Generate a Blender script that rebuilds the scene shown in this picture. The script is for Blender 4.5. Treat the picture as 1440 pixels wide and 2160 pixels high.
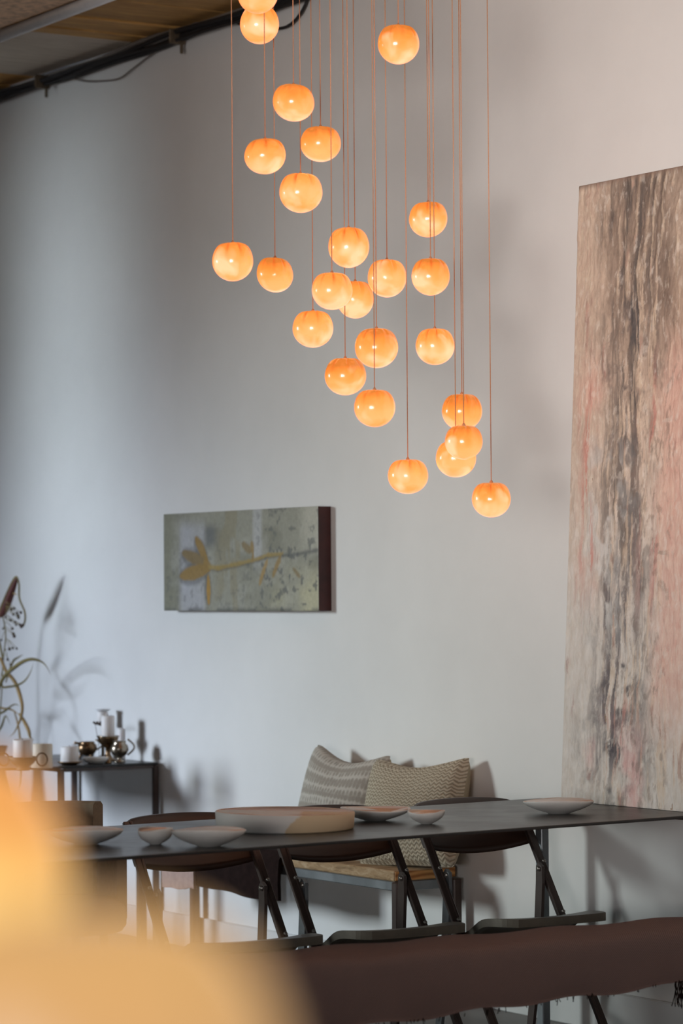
import bpy, math, random
import numpy as np
from mathutils import Matrix, Vector, Euler
for o in list(bpy.data.objects): bpy.data.objects.remove(o)
random.seed(7)
S = bpy.context.scene
COL = S.collection
PI = math.pi

# ------------------------------------------------------------------ camera
FPX = 6200.0; TH = math.radians(32.48); PITCH = math.radians(1.57); ROLL = -.007
CAM = Vector((9.558, -6.082, 1.481))
YAW = math.atan2(math.sin(TH), -math.cos(TH)) - PI/2
CM = (Matrix.Rotation(YAW, 3, 'Z') @ Matrix.Rotation(PI/2+PITCH, 3, 'X') @ Matrix.Rotation(ROLL, 3, 'Z'))
cd = bpy.data.cameras.new('camera'); cam = bpy.data.objects.new('camera', cd); COL.objects.link(cam)
cd.sensor_fit = 'HORIZONTAL'; cd.sensor_width = 24.0; cd.lens = FPX/1440*24
cam.location = CAM; cam.rotation_euler = CM.to_euler()
cd.clip_start = .05; cd.clip_end = 200
cd.dof.use_dof = True; cd.dof.focus_distance = 9.7; cd.dof.aperture_fstop = 3.0
S.camera = cam
S.view_settings.view_transform = 'Standard'; S.view_settings.look = 'None'
S.view_settings.gamma = 1.0; S.view_settings.use_curve_mapping = False
S.view_settings.exposure = 0.0

def ray(px, py): return CM @ Vector(((px-720)/FPX, -(py-1080)/FPX, -1))
def on_y(px, py, y=0): r = ray(px, py); return CAM + r*((y-CAM.y)/r.y)
def on_z(px, py, z): r = ray(px, py); return CAM + r*((z-CAM.z)/r.z)
def on_x(px, py, x): r = ray(px, py); return CAM + r*((x-CAM.x)/r.x)
def at_depth(px, py, d): return CAM + ray(px, py)*d

# ------------------------------------------------------------------ world, window daylight and added wall beams
w = bpy.data.worlds.new('world'); S.world = w; w.use_nodes = True
w.node_tree.nodes['Background'].inputs[0].default_value = (.70, .80, 1, 1)
w.node_tree.nodes['Background'].inputs[1].default_value = 0.3
def area(name, loc, rot, sx, sy, power, col, spread=PI):
    l = bpy.data.lights.new(name, 'AREA'); l.shape = 'RECTANGLE'; l.size = sx; l.size_y = sy
    l.energy = power; l.color = col; l.spread = spread
    o = bpy.data.objects.new(name, l); COL.objects.link(o); o.location = loc; o.rotation_euler = rot
    return o
X0, X1, Y0, Y1, ZC = -7.5, 12.0, -7.6, 0.0, 3.87
# windows: (centre along wall, width, sill, head); all opposite the paintings; first slit added for a wall band, last widened to soften shadows
WIN = [(-5.6, .7, .9, 3.3), (-4.3, 1.7, 1.5, 3.1), (8.9, 5.0, .6, 2.9)]
def aim(src, dst): return (Vector(dst)-Vector(src)).to_track_quat('-Z', 'Y').to_euler()
LA = Vector((WIN[1][0], Y0-.24, 2.3)); LB = Vector((WIN[0][0], Y0-.24, 2.1)); LC = Vector((WIN[2][0], Y0-.24, 1.75))
area('fitted_beam_left', LA, aim(LA, (-1.8, 0, .25)), 1.6, 1.5, 24.2, (.68, .80, 1), math.radians(32))  # window light narrowed to a fitted beam, added for the lower left wall
area('fitted_beam_right', LA, aim(LA, (1.0, 0, .65)), 1.6, 1.5, 20.7, (.88, 1, 1), math.radians(36))  # second beam added at the same window to brighten the lower right wall
area('daylight_low_soft', LA, (PI/2, 0, 0), 1.6, 1.5, 14, (1, .85, .75))
area('added_slit_beam', LB, aim(LB, (-2.3, 0, 2.4)), .40, 2.2, 4.7, (.78, .9, 1), math.radians(12))  # added beam behind the made-up slit, draws the bright upright wall band
area('daylight_side', LC, (PI/2, 0, 0), 4.9, 2.2, 66, (.62, .82, 1))
area('added_high_beam', LC, aim(LC, (2.6, 0, 3.2)), 4.9, 2.2, 63, (1, .92, .88), math.radians(36))  # added warm beam, brightens the upper right wall in place of lamp glow

# ------------------------------------------------------------------ helpers
def srgb(r, g, b, k=1.0):
    f = lambda c: (c/255/12.92 if c <= 10 else ((c/255+.055)/1.055)**2.4)
    return (f(r)*k, f(g)*k, f(b)*k, 1)
class MB:
    def __init__(s): s.v = []; s.f = []; s.sm = []
    def add(s, vs, fs, smooth=False):
        n = len(s.v); s.v += [tuple(v) for v in vs]
        s.f += [tuple(i+n for i in f) for f in fs]; s.sm += [smooth]*len(fs); return s
    def box(s, c, d, rot=None, bev=0.0):
        hx, hy, hz = d[0]/2, d[1]/2, d[2]/2
        if bev <= 0:
            vs = [Vector((x, y, z)) for x in (-hx, hx) for y in (-hy, hy) for z in (-hz, hz)]
            fs = [(0,1,3,2),(4,6,7,5),(0,4,5,1),(2,3,7,6),(0,2,6,4),(1,5,7,3)]
        else:
            b = min(bev, hx*.9, hy*.9, hz*.9); vs = []; idx = {}
            for sx in (-1,1):
                for sy in (-1,1):
                    for sz in (-1,1):
                        for k, p in enumerate(((hx, hy-b, hz-b), (hx-b, hy, hz-b), (hx-b, hy-b, hz))):
                            idx[sx,sy,sz,k] = len(vs); vs.append(Vector((p[0]*sx, p[1]*sy, p[2]*sz)))
            fs = []
            I = lambda a,b_,c_,k: idx[a,b_,c_,k]
            for g in (-1,1):
                fs.append([I(g,-1,-1,0), I(g,1,-1,0), I(g,1,1,0), I(g,-1,1,0)][::g])
                fs.append([I(-1,g,-1,1), I(-1,g,1,1), I(1,g,1,1), I(1,g,-1,1)][::g])
                fs.append([I(-1,-1,g,2), I(1,-1,g,2), I(1,1,g,2), I(-1,1,g,2)][::g])
            for a in (-1,1):
                for b2 in (-1,1):
                    q = a*b2
                    fs.append([I(-1,a,b2,1), I(1,a,b2,1), I(1,a,b2,2), I(-1,a,b2,2)][::q])
                    fs.append([I(a,-1,b2,2), I(a,1,b2,2), I(a,1,b2,0), I(a,-1,b2,0)][::q])
                    fs.append([I(a,b2,-1,0), I(a,b2,1,0), I(a,b2,1,1), I(a,b2,-1,1)][::q])
                    for c2 in (-1,1):
                        fs.append([I(a,b2,c2,0), I(a,b2,c2,1), I(a,b2,c2,2)][::a*b2*c2])
        if rot is not None: vs = [rot @ v for v in vs]
        c = Vector(c); return s.add([v+c for v in vs], fs)
    def bar(s, a, b, wx, wy, up=(0,0,1), bev=0.0):
        a, b = Vector(a), Vector(b); d = (b-a); L = d.length; z = d.normalized()
        x = Vector(up).cross(z)
        if x.length < 1e-4: x = Vector((1,0,0)).cross(z)
        x.normalize(); y = z.cross(x)
        R = Matrix((x, y, z)).transposed()
        return s.box((a+b)/2, (wx, wy, L), R, bev)
    def tube(s, pts, r, n=8, cap=True):
        pts = [Vector(p) for p in pts]; m = len(pts)
        rs = r if isinstance(r, (list, tuple)) else [r]*m
        vs = []; fs = []; prev = None
        for i, p in enumerate(pts):
            t = (pts[min(i+1, m-1)]-pts[max(i-1, 0)]).normalized()
            if prev is None:
                x = t.orthogonal().normalized()
            else:
                x = (prev - t*prev.dot(t)); x = x.normalized() if x.length > 1e-6 else t.orthogonal().normalized()
            prev = x; y = t.cross(x)
            for k in range(n):
                a = 2*PI*k/n; vs.append(p + (x*math.cos(a)+y*math.sin(a))*rs[i])
        for i in range(m-1):
            for k in range(n):
                fs.append((i*n+k, i*n+(k+1) % n, (i+1)*n+(k+1) % n, (i+1)*n+k))
        if cap: fs.append(tuple(range(n))[::-1]); fs.append(tuple(range((m-1)*n, m*n)))
        return s.add(vs, fs, True)
    def lathe(s, prof, n=32, c=(0,0,0), warp=None, smooth=True):
        vs = []; fs = []; m = len(prof); c = Vector(c)
        for i, (r, z) in enumerate(prof):
            for k in range(n):
                a = 2*PI*k/n; p = Vector((r*math.cos(a), r*math.sin(a), z))
                if warp: p = warp(p)
                vs.append(p+c)
        for i in range(m-1):
            for k in range(n):
                fs.append((i*n+k, i*n+(k+1) % n, (i+1)*n+(k+1) % n, (i+1)*n+k))
        if prof[0][0] > 1e-6: fs.append(tuple(range(n))[::-1])
        if prof[-1][0] > 1e-6: fs.append(tuple(range((m-1)*n, m*n)))
        return s.add(vs, fs, smooth)
    def grid(s, nu, nv, fn, smooth=True):
        vs = [fn(i/nu, j/nv) for j in range(nv+1) for i in range(nu+1)]
        fs = [(j*(nu+1)+i, j*(nu+1)+i+1, (j+1)*(nu+1)+i+1, (j+1)*(nu+1)+i) for j in range(nv) for i in range(nu)]
        return s.add(vs, fs, smooth)
    def prism(s, pts, h0, h1, axis='z'):
        n = len(pts)
        f = {'z': lambda p, h: (p[0], p[1], h), 'y': lambda p, h: (p[0], h, p[1]), 'x': lambda p, h: (h, p[0], p[1])}[axis]
        vs = [f(p, h0) for p in pts]+[f(p, h1) for p in pts]
        fs = [tuple(range(n))[::-1], tuple(range(n, 2*n))]+[(i, (i+1) % n, n+(i+1) % n, n+i) for i in range(n)]
        return s.add(vs, fs)
    def build(s, name, mat, parent=None, loc=(0,0,0), rotz=0.0, auto=None):
        me = bpy.data.meshes.new(name); me.from_pydata(s.v, [], s.f); me.update()
        me.polygons.foreach_set('use_smooth', s.sm)
        if auto: me.set_sharp_from_angle(angle=auto)
        me.materials.append(mat)
        o = bpy.data.objects.new(name, me); COL.objects.link(o)
        o.location = loc; o.rotation_euler = (0, 0, rotz)
        if parent: o.parent = parent
        return o
def tag(o, label, cat, group=None):
    o['label'] = label; o['category'] = cat
    if group: o['group'] = group
    return o
def thing(name, label, cat, loc=(0,0,0), rotz=0.0, group=None):
    o = bpy.data.objects.new(name, None); COL.objects.link(o); o.empty_display_size = .1
    o.location = loc; o.rotation_euler = (0, 0, rotz)
    return tag(o, label, cat, group)
def struct(o): o['kind'] = 'structure'; return o
def copy_tree(o, parent=None):
    c = o.copy(); COL.objects.link(c); c.parent = parent
    for ch in [k for k in bpy.data.objects if k.parent == o]: copy_tree(ch, c)
    return c
def subdiv(o, n=1):
    m = o.modifiers.new('s', 'SUBSURF'); m.levels = n; m.render_levels = n
    return o

# material helpers
class NT:
    def __init__(s, name):
        s.m = bpy.data.materials.new(name); s.m.use_nodes = True; s.t = s.m.node_tree
        s.b = s.t.nodes['Principled BSDF']; s.out = s.t.nodes['Material Output']
    def n(s, kind, **kw):
        nd = s.t.nodes.new('ShaderNode'+kind)
        for k, v in kw.items():
            if k.startswith('i_'):
                key = k[2:]; key = int(key) if key.isdigit() else key.replace('_', ' ')
                if hasattr(v, 'is_output') or hasattr(v, 'links'): s.t.links.new(v, nd.inputs[key])
                else: nd.inputs[key].default_value = v
            else: setattr(nd, k, v)
        return nd
    def link(s, a, b): s.t.links.new(a, b)
    def coord(s, kind='Object', scale=(1,1,1), loc=(0,0,0), rot=(0,0,0)):
        tc = s.n('TexCoord'); mp = s.n('Mapping'); s.link(tc.outputs[kind], mp.inputs[0])
        mp.inputs[1].default_value = loc; mp.inputs[2].default_value = rot; mp.inputs[3].default_value = scale
        return mp.outputs[0]
    def noise(s, vec, scale=5, detail=4, rough=.6, dist=0.0):
        nd = s.n('TexNoise', i_Scale=scale, i_Detail=detail, i_Roughness=rough, i_Distortion=dist); s.link(vec, nd.inputs['Vector'])
        return nd.outputs[0]
    def ramp(s, fac, stops):
        nd = s.n('ValToRGB'); s.link(fac, nd.inputs[0]); cr = nd.color_ramp
        while len(cr.elements) < len(stops): cr.elements.new(.5)
        for e, (p, c) in zip(cr.elements, stops): e.position = p; e.color = c if len(c) == 4 else (*c, 1)
        return nd.outputs[0]
    def mix(s, fac, a, b, mode='MIX'):
        nd = s.n('Mix', data_type='RGBA', blend_type=mode)
        for v, i in ((fac, 0), (a, 6), (b, 7)):
            if hasattr(v, 'links'): s.link(v, nd.inputs[i])
            else: nd.inputs[i].default_value = v
        return nd.outputs[2]
    def math(s, op, a, b=0.0, clamp=False):
        nd = s.n('Math', operation=op, use_clamp=clamp)
        for v, i in ((a, 0), (b, 1)):
            if hasattr(v, 'links'): s.link(v, nd.inputs[i])
            else: nd.inputs[i].default_value = v
        return nd.outputs[0]
    def bump(s, h, strength=.3, dist=.01):
        nd = s.n('Bump'); nd.inputs['Strength'].default_value = strength; nd.inputs['Distance'].default_value = dist
        s.link(h, nd.inputs['Height']); s.link(nd.outputs[0], s.b.inputs['Normal'])
    def set(s, **kw):
        for k, v in kw.items():
            i = s.b.inputs[k.replace('_', ' ')]
            if hasattr(v, 'links'): s.link(v, i)
            else: i.default_value = v
        return s.m
def plain(name, col, rough=.6, metal=0.0, var=.12, scale=20, bump=.1, bdist=.002, stretch=(1,1,1)):
    t = NT(name); v = t.coord('Object', stretch); nz = t.noise(v, scale, 5)
    c0 = tuple(c*(1-var) for c in col[:3])+(1,); c1 = tuple(min(1, c*(1+var)) for c in col[:3])+(1,)
    c = t.ramp(nz, [(.3, c0), (.7, c1)])
    if bump: t.bump(t.noise(v, scale*4, 6), bump, bdist)
    return t.set(Base_Color=c, Roughness=rough, Metallic=metal)

M = {}
def mk_wall():
    t = NT('white_painted_plaster'); v = t.coord('Object')
    a = t.noise(v, 1.3, 5); b = t.noise(v, 14, 5)
    c = t.ramp(a, [(.3, srgb(218, 217, 214)), (.7, srgb(228, 227, 224))])
    t.bump(t.math('ADD', b, t.math('MULTIPLY', t.noise(v, 3, 3), 1.5)), .12, .004)
    return t.set(Base_Color=c, Roughness=.75)
M['wall'] = mk_wall()
M['wall_far'] = plain('grey_brown_brick_plaster', srgb(120, 108, 98), .85, var=.15, scale=6, bump=.2)
M['floor'] = plain('grey_concrete', srgb(128, 126, 124), .55, var=.2, scale=3, bump=.15)
M['skirting'] = plain('white_gloss_paint', srgb(215, 215, 213), .45, var=.03, scale=8, bump=.05)
def mk_board(name, ca, cb):
    t = NT(name); oi = t.n('ObjectInfo')
    tc = t.n('TexCoord'); mp = t.n('Mapping'); t.link(tc.outputs['Object'], mp.inputs[0]); mp.inputs[3].default_value = (14, 1.6, 14)
    off = t.n('VectorMath', operation='ADD'); t.link(mp.outputs[0], off.inputs[0])
    cb_ = t.n('CombineXYZ'); t.link(t.math('MULTIPLY', oi.outputs['Random'], 40), cb_.inputs[1]); t.link(cb_.outputs[0], off.inputs[1])
    g = t.noise(off.outputs[0], 3.0, 6, .65, .6)
    c = t.ramp(g, [(.25, ca), (.75, cb)])
    v = t.mix(t.math('MULTIPLY', oi.outputs['Random'], .5), c, t.mix(1.0, c, (.45, .45, .45, 1), 'MULTIPLY'))
    t.bump(g, .3, .004)
    return t.set(Base_Color=v, Roughness=.7)
M['board'] = mk_board('brown_ceiling_board', srgb(166, 120, 60), srgb(225, 176, 104))
M['board_grey'] = mk_board('weathered_grey_board', srgb(190, 174, 154), srgb(235, 222, 204))
M['fibre'] = plain('rough_fibre_panel', srgb(226, 192, 160), .95, var=.35, scale=30, bump=.8, bdist=.01)
M['galv'] = plain('galvanised_steel', srgb(245, 246, 248), .3, .15, var=.1, scale=12, bump=.05)
M['cable'] = plain('black_cable', srgb(32, 30, 31), .6, var=.25, scale=15)
M['cable_grey'] = plain('grey_cable', srgb(120, 112, 105), .5, var=.15, scale=15)
def mk_steel(name, col, rough, metal=.0, spec=.5):
    t = NT(name); v = t.coord('Object'); a = t.noise(v, 4, 6, .7, .4); b = t.noise(v, 60, 4)
    c = t.ramp(a, [(.3, tuple(x*.75 for x in col[:3])+(1,)), (.7, tuple(x*1.3 for x in col[:3])+(1,))])
    r = t.ramp(a, [(.25, (rough*.8,)*3), (.8, (rough*1.25,)*3)])
    t.bump(b, .04, .001)
    t.b.inputs['Specular IOR Level'].default_value = spec
    return t.set(Base_Color=c, Roughness=r, Metallic=metal)
M['steel'] = mk_steel('blackened_steel', srgb(46, 44, 42), .32, 0.0, .32)
M['steel_leg'] = mk_steel('raw_grey_steel', srgb(116, 120, 123), .4, .5)
M['steel_dark'] = mk_steel('dark_brown_steel', srgb(74, 62, 57), .35, .2)
M['chair_wood'] = plain('dark_stained_wood', srgb(50, 33, 24), .4, var=.35, scale=9, stretch=(1, .25, 3))
M['rivet'] = plain('dull_rivet', srgb(150, 145, 138), .35, .8, var=.1)
def mk_wood():
    t = NT('rough_sawn_pine'); v = t.coord('Object', (3, 1.2, 14)); g = t.noise(v, 4, 7, .65, 1.2)
    c = t.ramp(g, [(.25, srgb(105, 80, 52)), (.5, srgb(165, 135, 98)), (.8, srgb(200, 178, 148))])
    t.bump(g, .5, .006); return t.set(Base_Color=c, Roughness=.75)
M['pine'] = mk_wood()
def mk_endgrain():
    t = NT('pine_end_grain'); v = t.coord('Object', (1, 1, 1))
    wv = t.n('TexWave', wave_type='RINGS', i_Scale=14, i_Distortion=2.0, i_Detail=2); wv.rings_direction = 'X'
    t.link(v, wv.inputs[0])
    c = t.ramp(wv.outputs[1], [(0, srgb(150, 96, 48)), (1, srgb(205, 152, 92))])
    return t.set(Base_Color=c, Roughness=.7)
M['pine_end'] = mk_endgrain()
def mk_ceramic(name, ca, cb):
    t = NT(name); v = t.coord('Object'); c = t.ramp(t.noise(v, 9, 5), [(.3, ca), (.7, cb)])
    t.bump(t.noise(v, 70, 4), .1, .001); return t.set(Base_Color=c, Roughness=.45)
M['ceramic'] = mk_ceramic('matt_white_stoneware', srgb(205, 203, 198), srgb(220, 217, 212))
M['ceramic_in'] = mk_ceramic('blush_clay_lamp_tinted', srgb(214, 162, 128), srgb(224, 176, 144))  # pinkish clay pushed towards orange; warm lamplight is put into the colour
def mk_tray():
    t = NT('half_glazed_clay'); tc = t.n('TexCoord'); sp = t.n('SeparateXYZ'); t.link(tc.outputs['Object'], sp.inputs[0])
    nz = t.noise(tc.outputs['Object'], 9, 4)
    # glaze boundary: runs across the rim wall
    f = t.math('ADD', t.math('ADD', sp.outputs[0], t.math('MULTIPLY', sp.outputs[2], -1.1)), t.math('MULTIPLY', nz, .10))
    m = t.ramp(f, [(.048, (0,0,0,1)), (.054, (1,1,1,1))])
    c = t.mix(m, srgb(212, 209, 204), srgb(204, 180, 146))
    t.bump(t.noise(tc.outputs['Object'], 60, 4), .15, .001)
    return t.set(Base_Color=c, Roughness=.6)
M['tray'] = mk_tray()
def mk_wax(name, c):
    t = NT(name); t.b.inputs['Subsurface Weight'].default_value = .25; t.b.inputs['Subsurface Radius'].default_value = (.01, .008, .006)
    t.b.inputs['Subsurface Scale'].default_value = 1.0
    v = t.coord('Object'); t.bump(t.noise(v, 25, 4), .15, .002)
    return t.set(Base_Color=c, Roughness=.5)
M['wax'] = mk_wax('white_wax', srgb(235, 230, 226)); M['wax_cream'] = mk_wax('cream_wax', srgb(222, 208, 186))
M['brass'] = plain('tarnished_brass', srgb(132, 106, 78), .3, .9, var=.3, scale=25, bump=.08)
M['silver'] = plain('tarnished_silver', srgb(160, 148, 132), .25, .9, var=.3, scale=25, bump=.08)
M['iron'] = plain('rusty_iron', srgb(100, 88, 72), .6, .4, var=.3, scale=25)
M['paper'] = plain('white_shell', srgb(225, 224, 224), .6, var=.04)
M['cord'] = plain('copper_braided_cord', srgb(205, 150, 112), .5, .15, var=.1, scale=120, bump=.2)
M['brown_fab'] = plain('taupe_upholstery', srgb(128, 112, 92), .9, var=.12, scale=60, bump=.3)
M['throw_dark'] = plain('dark_brown_throw', srgb(36, 24, 22), .95, var=.3, scale=40, bump=.5, bdist=.004)
M['throw_dark'].node_tree.nodes['Principled BSDF'].inputs['Specular IOR Level'].default_value = .1
M['throw_rose'] = plain('dusty_rose_linen', srgb(176, 150, 142), .9, var=.15, scale=40, bump=.4)
M['leaf'] = plain('dry_olive_leaf', srgb(122, 108, 62), .7, var=.3, scale=12)
M['leaf_tan'] = plain('dry_tan_leaf', srgb(160, 130, 80), .7, var=.3, scale=12)
M['pod'] = plain('dark_red_seed_pod', srgb(84, 34, 26), .6, var=.4, scale=20)
M['berry'] = plain('dried_dark_berry', srgb(70, 52, 42), .5, var=.35, scale=40)
M['vase'] = plain('dark_stoneware_vase', srgb(92, 84, 76), .5, var=.2, scale=10)
def mk_twill():
    t = NT('brown_twill_wool'); v = t.coord('UV')
    w1 = t.n('TexWave', i_Scale=1.0, i_Distortion=1.2, i_Detail=2); w1.bands_direction = 'DIAGONAL'
    mp = t.n('Mapping'); t.link(v, mp.inputs[0]); mp.inputs[3].default_value = (85, 85, 85); t.link(mp.outputs[0], w1.inputs[0])
    big = t.noise(v, 3, 4)
    c = t.mix(w1.outputs[1], srgb(78, 62, 59), srgb(146, 116, 107))
    c = t.mix(t.math('MULTIPLY', big, .6), c, srgb(88, 73, 71))
    t.bump(w1.outputs[1], .4, .0015)
    return t.set(Base_Color=c, Roughness=.95)
M['twill'] = mk_twill()
def mk_knit(name, ca, cb, kind):
    t = NT(name); v = t.coord('UV')
    mp = t.n('Mapping'); t.link(v, mp.inputs[0])
    if kind == 0:
        mp.inputs[3].default_value = (26, 15, 1)
        vo = t.n('TexVoronoi', feature='F1', i_Scale=1.0, i_Randomness=.25); t.link(mp.outputs[0], vo.inputs['Vector'])
        sp = t.n('SeparateXYZ'); t.link(v, sp.inputs[0])
        band = t.math('SINE', t.math('MULTIPLY', sp.outputs[1], 42))
        f = t.math('MULTIPLY', vo.outputs[0], t.math('ADD', t.math('MULTIPLY', band, .35), .75))
        c = t.ramp(f, [(.2, cb), (.5, ca)]); h = f
    else:
        sp = t.n('SeparateXYZ'); t.link(v, sp.inputs[0])
        u_, v_ = sp.outputs[0], sp.outputs[1]
        # interlocked zigzag loops
        zig = t.math('PINGPONG', t.math('MULTIPLY', u_, 22), .5)
        nz = t.noise(v, 6, 3)
        y = t.math('ADD', t.math('MULTIPLY', v_, 28), t.math('MULTIPLY', zig, 1.2))
        y = t.math('ADD', y, t.math('MULTIPLY', nz, 2.2))
        f = t.math('PINGPONG', y, .5)
        f = t.math('MULTIPLY', f, 2)
        c = t.ramp(f, [(.3, cb), (.6, ca)]); h = f
    fine = t.noise(v, 160, 3)
    c = t.mix(.25, c, t.ramp(fine, [(.35, cb), (.65, ca)]))
    t.bump(t.math('ADD', h, t.math('MULTIPLY', fine, .6)), .6, .004)
    return t.set(Base_Color=c, Roughness=.95)
M['knit_a'] = mk_knit('grey_woven_cushion', srgb(200, 194, 184), srgb(150, 141, 130), 0)
M['knit_b'] = mk_knit('taupe_zigzag_cushion', srgb(200, 188, 166), srgb(140, 126, 106), 1)
M['cush_back'] = plain('beige_linen_back', srgb(176, 158, 132), .9, var=.08, scale=80, bump=.3)
def mk_lamp(name, gain, stops, deep, patch=0.0):
    t = NT(name); oi = t.n('ObjectInfo'); tc = t.n('TexCoord'); sp = t.n('SeparateXYZ'); t.link(tc.outputs['Generated'], sp.inputs[0])
    off = t.n('VectorMath', operation='ADD'); t.link(tc.outputs['Object'], off.inputs[0])
    cb = t.n('CombineXYZ'); t.link(t.math('MULTIPLY', oi.outputs['Random'], 30), cb.inputs[0]); t.link(cb.outputs[0], off.inputs[1])
    cloud = t.noise(off.outputs[0], 14, 3, .5, .8)
    # glass is thicker and deeper in colour where it is gathered at the crown
    z = t.math('ADD', sp.outputs[2], t.math('MULTIPLY', t.math('SUBTRACT', cloud, .5), .5))
    z = t.math('ADD', z, t.math('MULTIPLY', t.math('SUBTRACT', oi.outputs['Random'], .5), .34))
    c = t.ramp(z, stops)
    hot = t.ramp(t.math('ADD', t.noise(off.outputs[0], 11, 2, .45, .5), t.math('MULTIPLY', t.math('SUBTRACT', .45, sp.outputs[2]), .25)), [(.52, (0, 0, 0, 1)), (.70, (patch,)*3)])
    c = t.mix(hot, c, (2.0, .82, .46, 1))
    lp = t.n('Attribute', attribute_name='pleat')
    c = t.mix(lp.outputs['Fac'], c, deep)
    t.b.inputs['Coat Weight'].default_value = .6; t.b.inputs['Coat Roughness'].default_value = .06
    t.link(c, t.b.inputs['Emission Color']); t.b.inputs['Emission Strength'].default_value = gain
    return t.set(Base_Color=(.05, .02, .008, 1), Roughness=.25)
RR = 2.0
M['lamp'] = mk_lamp('lit_amber_blown_glass', 1.0, [(.0, (RR, .46, .115, 1)), (.18, (RR, .56, .19, 1)), (.36, (RR, .53, .165, 1)), (.56, (RR, .44, .10, 1)), (.80, (RR*.7, .34, .052, 1)), (1.0, (RR*.4, .22, .03, 1))], (.85, .11, .01, 1), .75)
M['lamp_soft'] = mk_lamp('softly_lit_amber_blown_glass', 1.0, [(0, (.52, .32, .20, 1)), (.4, (.57, .34, .18, 1)), (1, (.70, .40, .15, 1))], (.66, .35, .12, 1))
M['lamp_gold'] = mk_lamp('lit_golden_blown_glass', 1.0, [(0, (1.15, .76, .28, 1)), (.4, (1.25, .86, .34, 1)), (.7, (1.1, .66, .20, 1)), (1, (.9, .40, .11, 1))], (.9, .36, .08, 1))
def mk_vcol(name, streak, rough=.65, bstr=.4, ovl=.35):
    t = NT(name); at = t.n('Attribute', attribute_name='paint'); v = t.coord('Object', streak)
    nz = t.noise(v, 9, 6, .65, .5)
    c = t.mix(ovl, at.outputs['Color'], t.ramp(nz, [(.35, (.25, .25, .25, 1)), (.65, (.8, .8, .8, 1))]), 'OVERLAY')
    t.bump(nz, bstr, .006)
    return t.set(Base_Color=c, Roughness=rough)
M['paint_small'] = mk_vcol('worn_oil_panel', (6, 6, 6), .5, .25, .18)
M['paint_large'] = mk_vcol('thick_plaster_paint', (5, 5, 1.8), .7, .7, .3)
M['panel_side'] = plain('dark_red_panel_edge', srgb(58, 24, 22), .5, var=.4, scale=14)
M['canvas_edge'] = plain('raw_canvas_edge', srgb(150, 128, 108), .85, var=.3, scale=20)
M['frame_paint'] = plain('grey_window_frame', srgb(90, 92, 94), .5, var=.05)
def mk_glass():
    t = NT('window_glass'); tr = t.n('BsdfTransparent'); gl = t.n('BsdfGlossy'); gl.inputs['Roughness'].default_value = .02
    mx = t.n('MixShader'); mx.inputs[0].default_value = .06
    t.link(tr.outputs[0], mx.inputs[1]); t.link(gl.outputs[0], mx.inputs[2]); t.link(mx.outputs[0], t.out.inputs[0]); return t.m
M['glass'] = mk_glass()

# ------------------------------------------------------------------ room shell
struct(MB().box(((X0+X1)/2, (Y0+Y1)/2, -.05), (X1-X0+.4, Y1-Y0+.4, .1)).build('floor', M['floor']))
struct(MB().box(((X0+X1)/2, .1, ZC/2), (X1-X0+.4, .2, ZC)).build('wall_back', M['wall']))
struct(MB().box((X0-.1, (Y0+Y1)/2, ZC/2), (.2, Y1-Y0, ZC)).build('wall_left', M['wall_far']))
struct(MB().box((X1+.1, (Y0+Y1)/2, ZC/2), (.2, Y1-Y0, ZC)).build('wall_right', M['wall_far']))
wf = MB(); xs = X0
for cx, ww, z0, z1 in WIN:
    a, b = cx-ww/2, cx+ww/2
    wf.box(((xs+a)/2, Y0-.1, ZC/2), (a-xs, .2, ZC)); wf.box((cx, Y0-.1, z0/2), (ww, .2, z0)); wf.box((cx, Y0-.1, (z1+ZC)/2), (ww, .2, ZC-z1)); xs = b
wf.box(((xs+X1)/2, Y0-.1, ZC/2), (X1-xs, .2, ZC))
struct(wf.build('wall_front', M['wall_far']))
for i, (cx, ww, z0, z1) in enumerate(WIN):  # the narrow slit is an unseen opening added for its light
    m = MB(); t_ = .06
    m.box((0, 0, t_/2), (ww, .08, t_)); m.box((0, 0, z1-z0-t_/2), (ww, .08, t_))
    for sx in (-1, 0, 1): m.box((sx*(ww/2-t_/2), 0, (z1-z0)/2), (t_, .08, z1-z0-2*t_))
    fo = struct(m.build('window_%d' % (i+1), M['frame_paint'], None, (cx, Y0-.08, z0)))
    for sx in (-1, 1):
        MB().box((sx*(ww/4-.005), 0, (z1-z0)/2), (ww/2-.1, .006, z1-z0-.13)).build('pane', M['glass'], fo)
bb = MB().box(((X0+X1)/2, -.009, .0675), (X1-X0, .018, .135), None, .004).build('baseboard_back', M['skirting']); struct(bb)

pz = ZC-.032; PY = on_z(107, 36, pz).y      # line of the conduit
# ceiling: board strip along the wall, rough panel beyond the conduit
ce = struct(MB().box(((X0+X1)/2, (Y0+Y1)/2, ZC+.16), (X1-X0+.4, Y1-Y0+.4, .2)).build('ceiling', M['chair_wood']))
seams = [-.83+.27*0, -1.085, -1.22, -1.35, -1.48, -1.615, -2.10, -2.605]
edges = [-2.605-.25*k for k in range(1, 18)][::-1] + seams[::-1] + [-.83+.255*(k+1) for k in range(46)]
edges = sorted(e for e in edges if X0 < e < X1)
for a, b in zip(edges[:-1], edges[1:]):
    cx = (a+b)/2; g = .013; dz = random.uniform(-.004, .004)
    mm = M['board_grey'] if -2.7 < cx < -1.65 else M['board']
    MB().box((0, 0, 0), (b-a-g, -PY+.06, .028), None, .004).build('ceiling_board', mm, ce, (cx, (PY-.06)/2, ZC+.014+dz))
MB().box(((X0+X1)/2, (Y0+PY-.03)/2, ZC+.012), (X1-X0, -Y0+PY-.03, .05)).build('ceiling_panel', M['fibre'], ce)
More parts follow.
